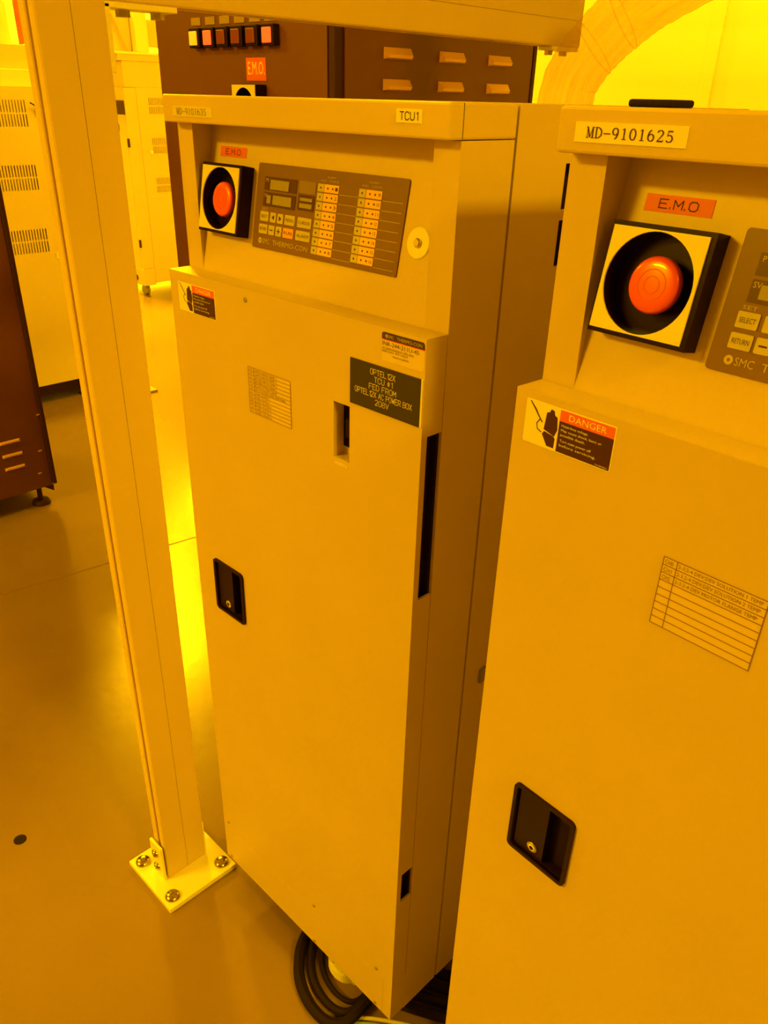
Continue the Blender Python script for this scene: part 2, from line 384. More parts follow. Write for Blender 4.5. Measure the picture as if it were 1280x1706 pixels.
def emo_guard(root, u0, u1, v0, v1):
    cx, cy, hx, hy = (u0 + u1) / 2, (v0 + v1) / 2, (u1 - u0) / 2, (v1 - v0) / 2
    R_ = .0368
    b = MB(); ring(b, squ(cx, cy, hx, hy), circ(cx, cy, R_), FPAN, 0, .018)
    h = b.build('stop_button_guard', 'blackgloss', root)
    b = MB(); ring(b, squ(cx - .001, cy, hx - .003, hy - .0035), circ(cx - .001, cy, R_ - .0003), FPAN, .018, .0195)
    tag(b.build('guard_face', 'guardface', h), 'pale square face plate with a large round hole')
    b = MB(); b.poly(circ(cx, cy, R_ + .001), FPAN, .0004, .001); b.build('guard_floor', 'blackgloss', h)
    mt = frame_mtx(FPAN, cx + .003, cy, .001)
    MB().lathe([(.013, 0), (.013, .008), (.019, .0085), (.0205, .010), (.0205, .0145), (.019, .0165), (.0165, .0172), (.012, .0178)], mt, 36).build('stop_button', 'red', h, True)
    b = MB()
    for r in (.0115, .0065):
        ring(b, circ(cx + .003, cy, r), circ(cx + .003, cy, r - .0007), FPAN, .0187, .0190)
    tag(b.build('button_ring', mat('button_mark', (.55, .05, .03), .4), h), 'darker moulded rings on the red button')

def arrow(mb, u, v, w, h, d, fr, t):
    mb.add([fr(u - d * w, v, t), fr(u + d * w, v + h, t), fr(u + d * w, v - h, t)], [(0, 1, 2)])

def control_panel(root):
    ov = MB().poly(rrect(.138, .391, .043, .140, .003), FPAN, 0, .0016).build('display_overlay', 'overlay', root)
    T = .0017
    def win(name, u0, u1, v0, v1, m, th=.0004): return MB().rect(u0, u1, v0, v1, FPAN, T - .0003, T + th).build(name, m, ov)
    win('display_window', .153, .214, .1105, .1255, 'overlay_dark'); win('display_window', .153, .214, .0925, .108, 'overlay_dark')
    win('status_window', .2185, .2475, .1125, .1255, M['overlay_mid']); win('status_window', .2185, .2475, .094, .111, 'overlay_dark')
    win('display_screen', .165, .200, .1115, .1225, 'lcd', .0012); win('display_screen', .172, .207, .095, .1055, 'lcd', .0012)
    win('display_screen', .1605, .168, .0955, .105, 'lcd', .0012)
    win('status_lamp', .222, .244, .0965, .1015, 'lcd', .001); win('status_lamp', .222, .244, .104, .1075, 'lcd', .001)
    rows = ((.0750, .0862, (('SELECT', .1505, .1665), ('<', .170, .181), ('>', .184, .195), ('MENU', .198, .2165), ('CURSOR', .222, .2465))),
            (.0605, .0715, (('RETURN', .1500, .1665), ('-', .169, .180), ('+', .183, .194), ('RUN', .197, .216), ('ALARM', .221, .2465))))
    txt = MB(); pale = MB(); logo = MB(); cols = []
    for v0, v1, ks in rows:
        for k, u0, u1 in ks:
            MB().poly(rrect(u0, u1, v0, v1, .0009, 2), FPAN, T - .0003, T + .0009).build('key', 'keyorange' if k == 'RUN' else 'key', ov)
            t = T + .00105; um, vm = (u0 + u1) / 2, (v0 + v1) / 2
            if k == '<': arrow(txt, um, vm, .0024, .0030, 1, FPAN, t)
            elif k == '>': arrow(txt, um, vm, .0024, .0030, -1, FPAN, t)
            elif k == '-': txt.rect(um - .003, um + .003, vm - .0006, vm + .0006, FPAN, t - .0001, t)
            elif k == '+': txt.rect(um - .003, um + .003, vm - .0006, vm + .0006, FPAN, t - .0001, t).rect(um - .0006, um + .0006, vm - .003, vm + .003, FPAN, t - .0001, t)
            else: text(txt, k, u0 + .002, u1 - .002, vm - .0018, vm + .0018, FPAN, t)
    for c0, first in ((.251, 1), (.319, 9)):
        ch = MB(); rl = MB(); cols.append((ch, rl))
        for i in range(8):
            v1 = .125 - i * .00965; v0 = v1 - .0083
            MB().rect(c0, c0 + .0105, v0, v1, FPAN, T - .0003, T + .0005).build('channel_key', 'key', ov)
            MB().rect(c0 + .0112, c0 + .0352, v0, v1, FPAN, T - .0003, T + .0005).build('channel_cell', 'cellorange', ov)
            vm = (v0 + v1) / 2; t = T + .0006
            for du in (.005, .017, .0252): ch.poly(circ(c0 + du, vm, .0013, 6), FPAN, t - .0001, t)
            text(ch, str(first + i), c0 + .0295, c0 + .0335, vm - .0018, vm + .0018, FPAN, t)
            rl.rect(c0 + .0365, c0 + .0668, v0 - .001, v0 - .0005, FPAN, T, T + .0001)
        text(rl, 'ALARM', c0 + .014, c0 + .028, .1315, .1335, FPAN, T + .0002)
        text(rl, 'NO.  CODE', c0 + .004, c0 + .034, .1275, .1295, FPAN, T + .0002)
    text(pale, 'PV', .1555, .1615, .1195, .1235, FPAN, T + .0006)
    text(pale, 'SV', .1545, .1605, .1025, .1065, FPAN, T + .0006)
    text(pale, 'SET', .1520, .1630, .0876, .0905, FPAN, T + .0002)
    ring(logo, circ(.1537, .0523, .0034, 16), circ(.1537, .0523, .0012, 16), FPAN, T, T + .0002)
    text(logo, 'SMC', .1585, .1725, .0494, .0552, FPAN, T + .0002)
    text(logo, 'THERMO-CON', .1780, .2440, .0494, .0552, FPAN, T + .0002)
    for ch, rl in cols:
        tag(ch.build('channel_lettering', 'ink', ov), 'dark dots and numbers', kind='stuff'); tag(rl.build('ruled_lines', 'overtext', ov), 'pale ruled lines', kind='stuff')
    tag(logo.build('logo_lettering', 'overtext', ov), 'pale maker name'); tag(pale.build('panel_lettering', 'overtext', ov), 'pale lettering', kind='stuff'); tag(txt.build('key_lettering', 'ink', ov), 'dark lettering on the keys', kind='stuff')
M['overlay_mid'] = mat('overlay_status', (.24, .17, .11), .35)

def danger_label(root, u0, u1, v0, v1):
    w, h = u1 - u0, v1 - v0; um = u0 + w * .40
    s_ = MB().poly(rrect(u0, u1, v0, v1, .001, 2), FDOOR, 0, .0005).build('warning_sticker', 'tape', root)
    tag(MB().rect(um, u1 - .0008, v0 + .0008, v1 - h * .27, FDOOR, .0004, .0007).build('sticker_field', 'ink', s_), 'dark printed text field')
    tag(MB().rect(um, u1 - .0008, v1 - h * .27, v1 - .0008, FDOOR, .0004, .0007).build('sticker_header', 'redlabel', s_), 'red warning header')
    t = MB(); W_ = u1 - um; T = .0008
    text(t, 'DANGER', um + W_ * .17, u1 - W_ * .15, v1 - h * .215, v1 - h * .07, FDOOR, T)
    for i, (q, k) in enumerate((('Hazardous voltage.', .45), ('May cause shock, burn or', .68), ('possible death.', .42), ('Turn main power off', .53), ('before servicing.', .62))):
        b = v1 - h * (.37 + .105 * i + (.03 if i > 2 else 0))
        text(t, q, um + W_ * .05, um + W_ * (.05 + k * 1.1), b - .0012, b + .0016, FDOOR, T)
    text(t, 'TH-0099021', u1 - W_ * .27, u1 - W_ * .05, v0 + h * .045, v0 + h * .075, FDOOR, T)
    tag(t.build('sticker_lettering', 'tape', s_), 'white lettering')
    p = MB(); hx = u0 + w * .26; X = lambda a: u0 + w * .40 * a; Y = lambda b: v0 + h * b
    p.poly([(X(.55), Y(.30)), (X(.72), Y(.06)), (X(.92), Y(.06)), (X(.93), Y(.28)), (X(.88), Y(.33)), (X(.60), Y(.38))], FDOOR, .0004, .0006)
    p.poly([(X(.58), Y(.42)), (X(.90), Y(.33)), (X(.97), Y(.5)), (X(.93), Y(.78)), (X(.86), Y(.80)), (X(.83), Y(.9)), (X(.74), Y(.92)), (X(.70), Y(.84)), (X(.62), Y(.82)), (X(.60), Y(.6))], FDOOR, .0004, .0006)
    stroke(p, [(X(.12), Y(.97)), (X(.30), Y(.80)), (X(.42), Y(.66)), (X(.52), Y(.56))], [.001, .0016, .0012, .0012], FDOOR, .0006)
    stroke(p, [(X(.45), Y(.62)), (X(.36), Y(.5)), (X(.40), Y(.38)), (X(.52), Y(.33))], .001, FDOOR, .0006)
    tag(p.build('hand_pictogram', 'ink', s_), 'dark hand and spark pictogram')

def flush_handle(root, u0, u1, v0, v1):
    outer = rrect(u0, u1, v0, v1, .006, 4); inner = rrect(u0 + .004, u1 - .004, v0 + .004, v1 - .004, .0035, 4)
    b = MB(); ring(b, outer, inner, FDOOR, -.0005, .0035); ring(b, rrect(u0 + .0035, u1 - .0035, v0 + .0035, v1 - .0035, .004, 4), inner, FDOOR, -.014, .001)
    h = b.build('flush_handle', 'black', root)
    MB().rect(u0 + .003, u1 - .003, v0 + .003, v1 - .003, FDOOR, -.016, -.0135).build('handle_dish', 'cavity', h)
    MB().poly(rrect(u0 + .006, u0 + .044, v0 + .006, v1 - .008, .002, 2), FDOOR, -.0135, -.001).build('handle_paddle', 'black', h)
    m = frame_mtx(FDOOR, u0 + .031, v0 + .019, -.001)
    MB().lathe([(.0065, 0), (.0065, .0022), (.0055, .003), (.0028, .003), (.0026, .0012)], m, 20).build('key_lock', 'chrome', h, True)
    MB().rect(u0 + .0303, u0 + .0317, v0 + .0165, v0 + .0215, FDOOR, .0005, .0016).build('keyhole', 'cavity', h)

def screw(root, fr, u, v, r=.0035, m='greybox', name='screw'):
    return MB().lathe([(r, 0), (r, .0008), (r * .6, .0018)], frame_mtx(fr, u, v, 0), 10).build(name, m, root)

def tcu(origin, rz, label, which):
    root = tag(empty('temperature_control_cabinet', origin, rz), label, 'cabinet', 'temperature control cabinets')
    hz0, hz1, hu0 = (.712, .806, .050) if which == 'A' else (.736, .829, .058)
    hole_h = (hu0 + .003, hu0 + .073, hz0 + .003, hz1 - .003)
    # carcass: front section and deeper rear section, split by an open seam
    MB().box(0, BW, .070, .114, .066, 1.4168).build('front_carcass', 'beige', root)
    for a_, c_ in ((0, .033), (BW - .033, BW)): MB().box(a_, c_, DT, .070, .066, 1.4168).build('front_flange', 'beige', root)
    MB().box(.033, BW - .033, DT + .001, .070, .066, 1.2395).build('inner_front', 'beige', root)
    MB().box(.004, BW - .004, .113, .119, .08, 1.44).build('seam_gap', 'lid_strip', root)
    # rear body with vent openings on its right side
    vy = (.209, .30); vz = ((1.287, 1.336), (1.347, 1.393))
    if which == 'A':
        rects = [(vy[0], vy[1], a, c) for a, c in vz]
        b = MB(); b.plate([.118, .64, *vy], [.066, ZT - .0005] + [q for z in vz for q in z], holes_solid(rects), FSIDE, -.004, 0)
        b.box(0, BW - .004, .118, .122, .066, ZT - .0005); b.box(0, .004, .122, .64, .066, ZT - .0005); b.box(0, BW - .004, .636, .64, .066, ZT - .0005)
        b.box(.004, BW - .004, .122, .636, ZT - .0045, ZT - .0005); b.box(.004, BW - .004, .122, .636, .066, .07)
        rb = b.build('rear_body', 'beige', root)
        tag(MB().rect(vy[0] - .01, vy[1] + .01, 1.28, 1.40, FSIDE, -.03, -.028).build('vent_shade_sheet', 'cavity', rb), 'dark sheet for the shade inside the side vents')  # near-black sheet, shade of the vent interior put into its colour
    else:
        MB().box(0, BW, .118, .64, .066, ZT - .0005, .002).build('rear_body', 'beige', root)
    # lid of the front section
    b = MB(); b.box(-.001, BW + .001, .014, .1145, 1.4175, ZT, .0022)
    ld = b.build('lid', 'beige', root)
    MB().rect(.0325, .0333, 1.4185, 1.4475, FSIDE, .0008, .0012).build('lid_joint', 'lid_strip', ld)
    # sloped control panel in its recess
    b = MB(); b.rect(.033, BW - .033, -.001, .180, FPAN, -.003, 0); b.build('sloped_panel', 'beige', root)
    emo_guard(root, .043, .127, .051, .133)
    control_panel(root)
    el = MB().rect(.054, .109, .1425, .1545, FPAN, 0, .0005).build('red_stop_label', 'redlabel', root)
    t = MB(); stroke_text(t, 'E.M.O', .066, .097, .1455, .1515, FPAN, .0007, .0008); t.build('label_lettering', 'ink', el)
    lk = MB().lathe([(.0158, 0), (.0158, .0008), (.0148, .0016)], frame_mtx(FPAN, .415, .081), 32).build('lock_escutcheon', 'white', root)
    MB().lathe([(.0048, 0), (.0048, .002), (.0035, .0034)], frame_mtx(FPAN, .415, .081, .0016), 18).build('lock_barrel', 'chrome', lk, True)
    # door with its openings
    slot = (.335, .363, 1.070, 1.140)
    hs = [hole_h] + ([slot] if which == 'A' else [])
    b = MB(); b.plate([0, BW] + [q for h in hs for q in h[:2]], [.1605, 1.24] + [q for h in hs for q in h[2:]], holes_solid(hs), FDOOR, -.009, 0)
    # door rim, with finger notches on its right side
    notch = (.925, 1.134), (.370, .432)
    b.box(0, .003, .009, DT - .001, .1605, 1.237); b.box(0, BW, .009, DT - .001, 1.237, 1.24)
    b.plate([.009, DT - .001], [.1605, 1.237] + [q for n in notch for q in n], holes_solid([(.005, .05, *n) for n in notch]), FSIDE, -.003, 0)
    d = b.build('door', 'beige', root)
    MB().box(.003, BW - .004, DT - .004, DT, .17, 1.236).build('door_seal', 'cavity', d)
    for n0, n1 in notch: tag(MB().box(BW - .016, BW - .012, .0095, DT - .005, n0 - .002, n1 + .002).build('finger_notch', 'cavity', d), 'dark finger notch')
    flush_handle(root, hu0, hu0 + .076, hz0, hz1)
    # kick panel and corner posts
    MB().box(.0, BW - .020, 0, DT, .068, .1600).build('kick_panel', 'beige', root)
    MB().box(BW - .0195, BW, 0, DT, .068, .1600).build('corner_post', 'beige', root)
    for u, v in ((.016, .1745), (.278, .1755), (.438, .172), (.438, .0755), (.277, .075), (.016, .0755)): screw(root, FDOOR, u, v, .0032)
    if which == 'A': screw(root, FDOOR, .172, 1.2275, .0035)
    # bottom frame and levelling feet
    for x in (.05, BW - .05):
        for y in (.22, .56):
            MB().lathe([(.024, 0), (.024, .008), (.008, .013), (.008, .067)], Matrix.Translation((x, y, 0)), 16).build('levelling_foot', 'zinc', root, True)
    danger_label(root, *((.019, .105, 1.189, 1.227) if which == 'A' else (.012, .100, 1.196, 1.2335)))
    # lid labels
    if which == 'A':
        l1 = MB().rect(.023, .107, 1.4245, 1.4355, FLID, 0, .0009).build('serial_tape', M['tape_dull'], root)
        t = MB(); serif_text(t, 'MD-9101635', .032, .097, 1.4265, 1.4335, FLID, .0011); t.build('tape_lettering', 'inksoft', l1)
        l2 = MB().rect(.410, .4425, 1.4300, 1.4415, FLID, 0, .0009).build('unit_tape', 'tape', root)
        t = MB(); stroke_text(t, 'TCU1', .4150, .4375, 1.4325, 1.4390, FLID, .0011, .0009); t.build('tape_lettering', 'ink', l2)
    else:
        l1 = MB().rect(.0155, .1045, 1.4252, 1.4382, FLID, 0, .0009).build('serial_tape', 'tape', root)
        t = MB(); serif_text(t, 'MD-9101625', .0255, .096, 1.4282, 1.4352, FLID, .0011); t.build('tape_lettering', 'ink', l1)
        tag(MB().box(.008, .046, .085, .118, ZT, ZT + .0055, .002).build('lid_bumper', 'rubber', root), 'black rubber bumper on the lid')
    # channel table
    if which == 'A':
        u0, u1, v0, v1, n, um = .170, .256, 1.082, 1.1432, 12, .1815
    else:
        u0, u1, v0, v1, n, um = .1600, .2425, 1.0862, 1.1468, 9, .1715
    tb = MB().rect(u0, u1, v0, v1, FDOOR, 0, .0004).build('channel_table', 'paper', root)
    t = MB(); w = .0007; T = .0006
    for i in range(n + 1):
        z = v0 + (v1 - v0) * i / n; t.rect(u0, u1, z - w / 2, z + w / 2, FDOOR, .0004, T)
    for x in (u0, um, u1): t.rect(x - w / 2, x + w / 2, v0, v1, FDOOR, .0004, T)
    tag(t.build('table_rules', 'inksoft', tb), 'dark ruled lines')
    t = MB(); rh = (v1 - v0) / n
    if which == 'A':
        names = ['SUPPLY BATH TEMP 1', 'SUPPLY BATH TEMP 2', 'RETURN BATH TEMP 1', 'RETURN BATH TEMP 2', 'PLATE FLOW TEMP', 'DEV SOLUTION LINE TEMP MAIN', 'CHILL PLATE 1', 'CHILL PLATE 2', 'CHILL PLATE 3', 'CHILL PLATE 4', 'CHILL PLATE 5', 'CHILL PLATE 6']
        ws = [.62, .62, .62, .62, .62, .84, .40, .42, .44, .44, .44, .46]
    else:
        names = ['2-3,2-4 DEV:DEV SOLUTION 1 TEMP', '2-3,2-4 DEV:DEV SOLUTION 2 TEMP', '2-3,2-4 DEV MOTOR FLANGE TEMP']
        ws = [.94, .93, .92]
    for i, (q, k) in enumerate(zip(names, ws)):
        z = v1 - rh * (i + 1)
        text(t, 'CH%d' % i, u0 + .0015, um - .003, z + rh * .2, z + rh * .75, FDOOR, T + .0001)
        text(t, q, um + .0012, um + .0012 + (u1 - um) * k, z + rh * .2, z + rh * .75, FDOOR, T + .0001)
    t.build('table_lettering', 'inksoft', tb)
    if which == 'A':
        # maker's plate
        mp = MB().poly(rrect(.4125, .4735, 1.206, 1.2365, .003, 3), FDOOR, 0, .0004).build('maker_plate', 'paper', root)
        hd = [p for p in rrect(.4125, .4735, 1.20, 1.2365, .003, 3) if p[1] > 1.2205]
        tag(MB().poly(hd + [(.4125, 1.2290), (.4735, 1.2290)], FDOOR, .0003, .0006).build('plate_header', mat('plate_header_ink', (.05, .02, .025), .5), mp), 'black header band')
        tag(MB().rect(.4125, .4735, 1.2280, 1.2290, FDOOR, .0003, .0006).build('plate_line', 'redlabel', mp), 'thin red line')
        t = MB(); ring(t, circ(.4195, 1.2325, .0019, 16), circ(.4195, 1.2325, .0008, 16), FDOOR, .0006, .0007)
        text(t, 'SMC', .4222, .4300, 1.2307, 1.2342, FDOOR, .0008); text(t, 'THERMO-CON', .4345, .4700, 1.2307, 1.2342, FDOOR, .0008)
        t.build('header_lettering', 'overtext', mp)
        t = MB(); text(t, 'INR-244-211U-45', .4135, .4660, 1.2225, 1.2268, FDOOR, .0006)
        text(t, 'AC200V/50/60HZ 3PH 45A', .4130, .4590, 1.2185, 1.2207, FDOOR, .0006)
        text(t, 'SER.NO. RT-1057', .4130, .4510, 1.2155, 1.2178, FDOOR, .0006)
        text(t, 'MADE IN JAPAN', .4290, .4520, 1.2112, 1.2135, FDOOR, .0006)
        t.build('plate_lettering', 'ink', mp)
        # engraved sign
        sg = MB().rect(.365, .4715, 1.1465, 1.1985, FDOOR, 0, .0018).build('engraved_sign', 'sign', root)
        tag(MB().rect(.4715, .4738, 1.1465, 1.1985, FDOOR, 0, .0012).build('sign_edge', 'tape', sg), 'pale adhesive edge')
        t = MB(); T = .0020
        for q, a, b_, z in (('OPTEL12X', .3975, .4350, 1.1876), ('TCU #1', .4040, .4310, 1.1792), ('FED FROM', .3960, .4370, 1.1708), ('OPTEL12X AC POWER BOX', .3735, .4605, 1.1624), ('208V', .4060, .4265, 1.1540)):
            stroke_text(t, q, a, b_, z, z + .0060, FDOOR, T, .0007)
        t.build('sign_lettering', 'signtext', sg)
        # breaker behind the door slot
        b = MB(); ring(b, [(.333, 1.066), (.365, 1.066), (.365, 1.142), (.333, 1.142)], [(.335, 1.070), (.363, 1.070), (.363, 1.140), (.335, 1.140)], FDOOR, -.0165, -.009); b.build('slot_liner', 'beige', root)
        br = MB().box(.335, .3635, .0165, .020, 1.080, 1.140).build('breaker', 'blackgloss', root)
        MB().box(.335, .3635, .0165, .020, 1.068, 1.0795).build('slot_sill', 'beige', root)
        MB().box(.345, .352, .010, .0166, 1.095, 1.118, .001).build('breaker_lever', 'black', br)
        MB().box(.350, .357, .0158, .0166, 1.1215, 1.1245).build('breaker_mark', 'tape', br)
        tag(MB().rect(.338, .360, 1.0615, 1.0650, FDOOR, 0, .0005).build('slot_tape', M['tape_dull'], root), 'narrow worn tape under the slot')
        tag(MB().rect(.150, .164, .722, .745, FSIDE, 0, .004).build('side_catch', 'greybox', root), 'small grey catch low on the side')
    return root
M['tape_dull'] = mat('worn_tape', (.66, .61, .5), .5)
tcu((-1.000, .595, 0), 0, 'beige cabinet taped TCU1 with black engraved sign, beside the bolted post', 'A')
tcu((-.376, .545, 0), math.radians(-3.56), 'nearest beige cabinet, tape MD-9101625 on its lid, cut off by right edge', 'B')

# ------------------------------------------------------------------ steel frame: post, beam, far post
fr = tag(empty('equipment_frame', (-1.093, .54, 0)), 'beige slotted profile frame with bolted foot plate on the floor', 'frame')
def profile_post(x0, x1, y0, y1, z0, z1, name):
    """40 x 92 profile standing up; slot in each narrow face, centre groove in the wide faces"""
    w = .0085; d = .010; ym = (y0 + y1) / 2; xm = (x0 + x1) / 2; g = .0004
    p = [(x0, y0), (xm - w / 2 - .002, y0), (xm - w / 2, y0 + .002), (xm - w / 2, y0 + d), (xm + w / 2, y0 + d), (xm + w / 2, y0 + .002), (xm + w / 2 + .002, y0), (x1 - .002, y0), (x1, y0 + .002),
         (x1, ym - g), (x1 - .002, ym - g), (x1 - .002, ym + g), (x1, ym + g), (x1, y1 - .002), (x1 - .002, y1),
         (xm + w / 2, y1), (xm + w / 2, y1 - d), (xm - w / 2, y1 - d), (xm - w / 2, y1), (x0, y1), (x0, ym + g), (x0 + .002, ym + g), (x0 + .002, ym - g), (x0, ym - g)]
    p = [(a + 1.093, b - .54) for a, b in p]
    return MB().poly(p, lambda u, v, t: (u, v, t), z0, z1).build(name, 'post', fr)
profile_post(-1.113, -1.073, .494, .586, .012, 2.25, 'post')
profile_post(-1.113, -1.073, 1.545, 1.637, 1.639, CEIL, 'hanger')
def profile_beam(y0, y1, z0, z1):
    w = .0085; d = .010; zm = (z0 + z1) / 2; g = .0004; x0, x1 = -.020, .020
    p = [(x0, z0), (-w / 2, z0), (-w / 2, z0 + d), (w / 2, z0 + d), (w / 2, z0), (x1 - .002, z0), (x1, z0 + .002), (x1, zm - g), (x1 - .002, zm - g), (x1 - .002, zm + g), (x1, zm + g), (x1, z1 - .002), (x1 - .002, z1),
         (w / 2, z1), (w / 2, z1 - d), (-w / 2, z1 - d), (-w / 2, z1), (x0, z1), (x0, zm + g), (x0 + .002, zm + g), (x0 + .002, zm - g), (x0, zm - g)]
    return MB().poly(p, lambda u, v, t: (u, t - .54, v), y0, y1).build('beam', 'post', fr)
profile_beam(.586, 1.637, 1.547, 1.639)
for y0, y1, yb in ((.586, .690, .64), (1.545, 1.637, 1.59)):
    s = -1 if y0 < 1 else 1
    k = MB().box(-.016, .018, y0 - .54, y1 - .54, 1.540, 1.547, .001)
    if s < 0: k.box(-.016, .018, y0 - .54, y0 - .533, 1.47, 1.545, .001)
    br = k.build('corner_bracket', 'plate', fr)
    for dy in (-.02, .03): MB().lathe([(.009, 0), (.009, .008), (.005, .0085)], Matrix.Translation((0, yb + dy * (-s) - .54, 1.540)) @ Matrix.Rotation(PI, 4, 'X'), 6).build('bracket_bolt', 'zinc', br)
def foot(yc):
    b = MB().box(-.076, .086, yc - .081 - .54, yc + .081 - .54, 0, .012, .0012); pl = b.build('foot_plate', 'plate', fr)
    for s in (-1, 1):
        y = yc + s * .046
        k = MB().box(-.0225, .0195, min(y, y + s * .006) - .54, max(y, y + s * .006) - .54, .012, .105, .0012); kb = k.build('foot_bracket', 'plate', fr)
        for z in (.040, .078):
            m = Matrix.Translation((-.002, y + s * .006 - .54, z)) @ Matrix.Rotation(-s * PI / 2, 4, 'X')
            MB().lathe([(.0095, 0), (.0095, .003), (.0075, .0055), (.004, .006), (.0035, .003)], m, 20).build('bracket_screw', 'zinc', kb, True)
    for x in (-.0535, .0625):
        for y in (-.060, .060):
            m = Matrix.Translation((x, yc + y - .54, .012))
            MB().lathe([(.0155, 0), (.0155, .0025), (.0146, .0045), (.0122, .007), (.008, .0088), (.004, .0094), (.003, .007)], m, 24).build('anchor_bolt', 'zinc', pl, True)
foot(.536)

# ------------------------------------------------------------------ dark cabinet behind, with indicator lamps
X0, X1, Y0, Y1, H = -2.462, -1.667, 1.5, 2.315, 1.95
dk = tag(empty('power_cabinet', (X0, Y0, 0)), 'tall dark brown cabinet with lamp row behind the TCU1 cabinet', 'cabinet')
w, d = X1 - X0, Y1 - Y0
MB().box(0.012, w - .012, .012, d - .002, .06, H, .002).build('body', 'brown', dk)
MB().box(0, w - .03, 0, .012, .06, H, .002).build('front_panel', 'brown', dk)
MB().box(w - .026, w - .004, .002, .03, .06, H, .003).build('corner_post', 'brown_edge', dk)
sp = MB().box(w - .012, w, .034, d - .014, .06, H, .002).build('side_panel', 'brown', dk)
MB().box(w - .012, w + .002, d - .012, d + .004, .06, H, .001).build('rear_edge', 'brown_edge', dk)
MB().box(.02, w - .02, .03, d - .03, 0, .06).build('dark_base', 'brown_edge', dk)
FF = frame_axis((0, 0, 0), (1, 0, 0), (0, 0, 1), (0, -1, 0)); FS = frame_axis((w, 0, 0), (0, 1, 0), (0, 0, 1), (1, 0, 0))
# pressed louvers on the side panel: tapering hoods
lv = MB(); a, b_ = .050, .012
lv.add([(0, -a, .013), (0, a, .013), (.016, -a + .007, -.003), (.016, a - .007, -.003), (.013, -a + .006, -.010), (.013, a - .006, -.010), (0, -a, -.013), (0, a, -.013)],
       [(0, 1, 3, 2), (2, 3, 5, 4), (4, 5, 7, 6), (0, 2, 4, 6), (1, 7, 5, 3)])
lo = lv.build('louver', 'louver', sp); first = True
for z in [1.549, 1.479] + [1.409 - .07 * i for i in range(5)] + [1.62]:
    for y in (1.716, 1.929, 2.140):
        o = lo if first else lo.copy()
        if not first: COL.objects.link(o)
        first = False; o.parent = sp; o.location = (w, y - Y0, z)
for i in range(6):
    x = (-2.247, -2.178, -2.110, -2.043, -1.976, -1.912)[i] - X0
    MB().rect(x - .0225, x + .0225, 1.6145, 1.633, FF, 0, .002).build('lamp_tag', 'tag', dk)
    x = (-2.272, -2.203, -2.138, -2.071, -2.004, -1.934)[i] * .984 - X0
    h = MB().box(x - .024, x + .026, -.020, 0, 1.560, 1.607, .002).build('lamp_housing', 'black', dk)
    MB().box(x - .0185, x + .0175, -.024, -.019, 1.566, 1.600, .002).build('lamp_lens', 'lampyel' if i == 0 else ('lampon' if i in (1, 5) else 'lampoff'), h)
q = MB().rect(-2.022 - X0, -1.937 - X0, 1.482, 1.535, FF, 0, .0015).build('stop_plate', 'redlabel', dk)
t = MB(); text(t, 'E.M.O.', -2.014 - X0, -1.941 - X0, 1.496, 1.526, FF, .0018); t.build('plate_lettering', 'tape', q)
b = MB(); cx, cz = -1.993 - X0, 1.423; ring(b, squ(cx, cz, .054, .05), circ(cx, cz, .043), FF, 0, .035); g_ = b.build('stop_button_guard', 'blackgloss', dk)
b = MB(); ring(b, squ(cx, cz, .051, .049), circ(cx, cz, .0425), FF, .035, .037); b.build('guard_face', 'guardface', g_)
MB().poly(circ(cx, cz, .044), FF, 0, .001).build('guard_floor', 'blackgloss', g_)
MB().lathe([(.014, 0), (.014, .014), (.022, .016), (.022, .024), (.018, .028)], frame_mtx(FF, cx, cz, .001), 28).build('stop_button', 'red', g_, True)

# ------------------------------------------------------------------ dark cabinet at the left edge
lc = tag(empty('control_cabinet', (-2.93, 1.14, 0)), 'dark brown cabinet on a levelling foot at left edge, louvers near its base', 'cabinet')
MB().box(-.62, -.004, -.93, -.022, .085, 1.75, .003).build('body', 'brown', lc)
MB().box(-.005, .0, -.93, -.018, .075, 1.75, .002).build('side_panel', 'brown', lc)
MB().box(-.62, .012, -.018, -.003, .083, 1.75, .002).build('door_edge', 'brown_edge', lc)
MB().add([(0, -.052, .076), (0, -.014, .076), (0, -.016, .050), (-.03, -.052, .076), (-.03, -.014, .076), (-.03, -.016, .050)], [(0, 1, 2), (3, 5, 4), (0, 3, 4, 1), (1, 4, 5, 2), (2, 5, 3, 0)]).build('corner_gusset', 'brown_edge', lc)
FL = frame_axis((0, 0, 0), (0, 1, 0), (0, 0, 1), (1, 0, 0))
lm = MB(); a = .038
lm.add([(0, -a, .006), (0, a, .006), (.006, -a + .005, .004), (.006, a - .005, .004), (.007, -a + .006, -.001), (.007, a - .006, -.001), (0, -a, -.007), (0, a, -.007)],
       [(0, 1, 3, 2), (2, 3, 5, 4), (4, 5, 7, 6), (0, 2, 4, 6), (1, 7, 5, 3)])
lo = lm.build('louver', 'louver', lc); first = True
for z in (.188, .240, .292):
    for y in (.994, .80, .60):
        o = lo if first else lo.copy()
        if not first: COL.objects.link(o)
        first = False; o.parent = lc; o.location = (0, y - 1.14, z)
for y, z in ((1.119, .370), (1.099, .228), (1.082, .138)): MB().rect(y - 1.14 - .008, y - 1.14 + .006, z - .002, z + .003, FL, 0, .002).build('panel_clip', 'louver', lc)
for y in (1.076, .28):
    for x in (-.03, -.58):
        MB().lathe([(.036, 0), (.036, .006), (.030, .016), (.010, .019), (.010, .085)], Matrix.Translation((x, y - 1.14, 0)), 22).build('levelling_foot', 'brown_edge', lc, True)

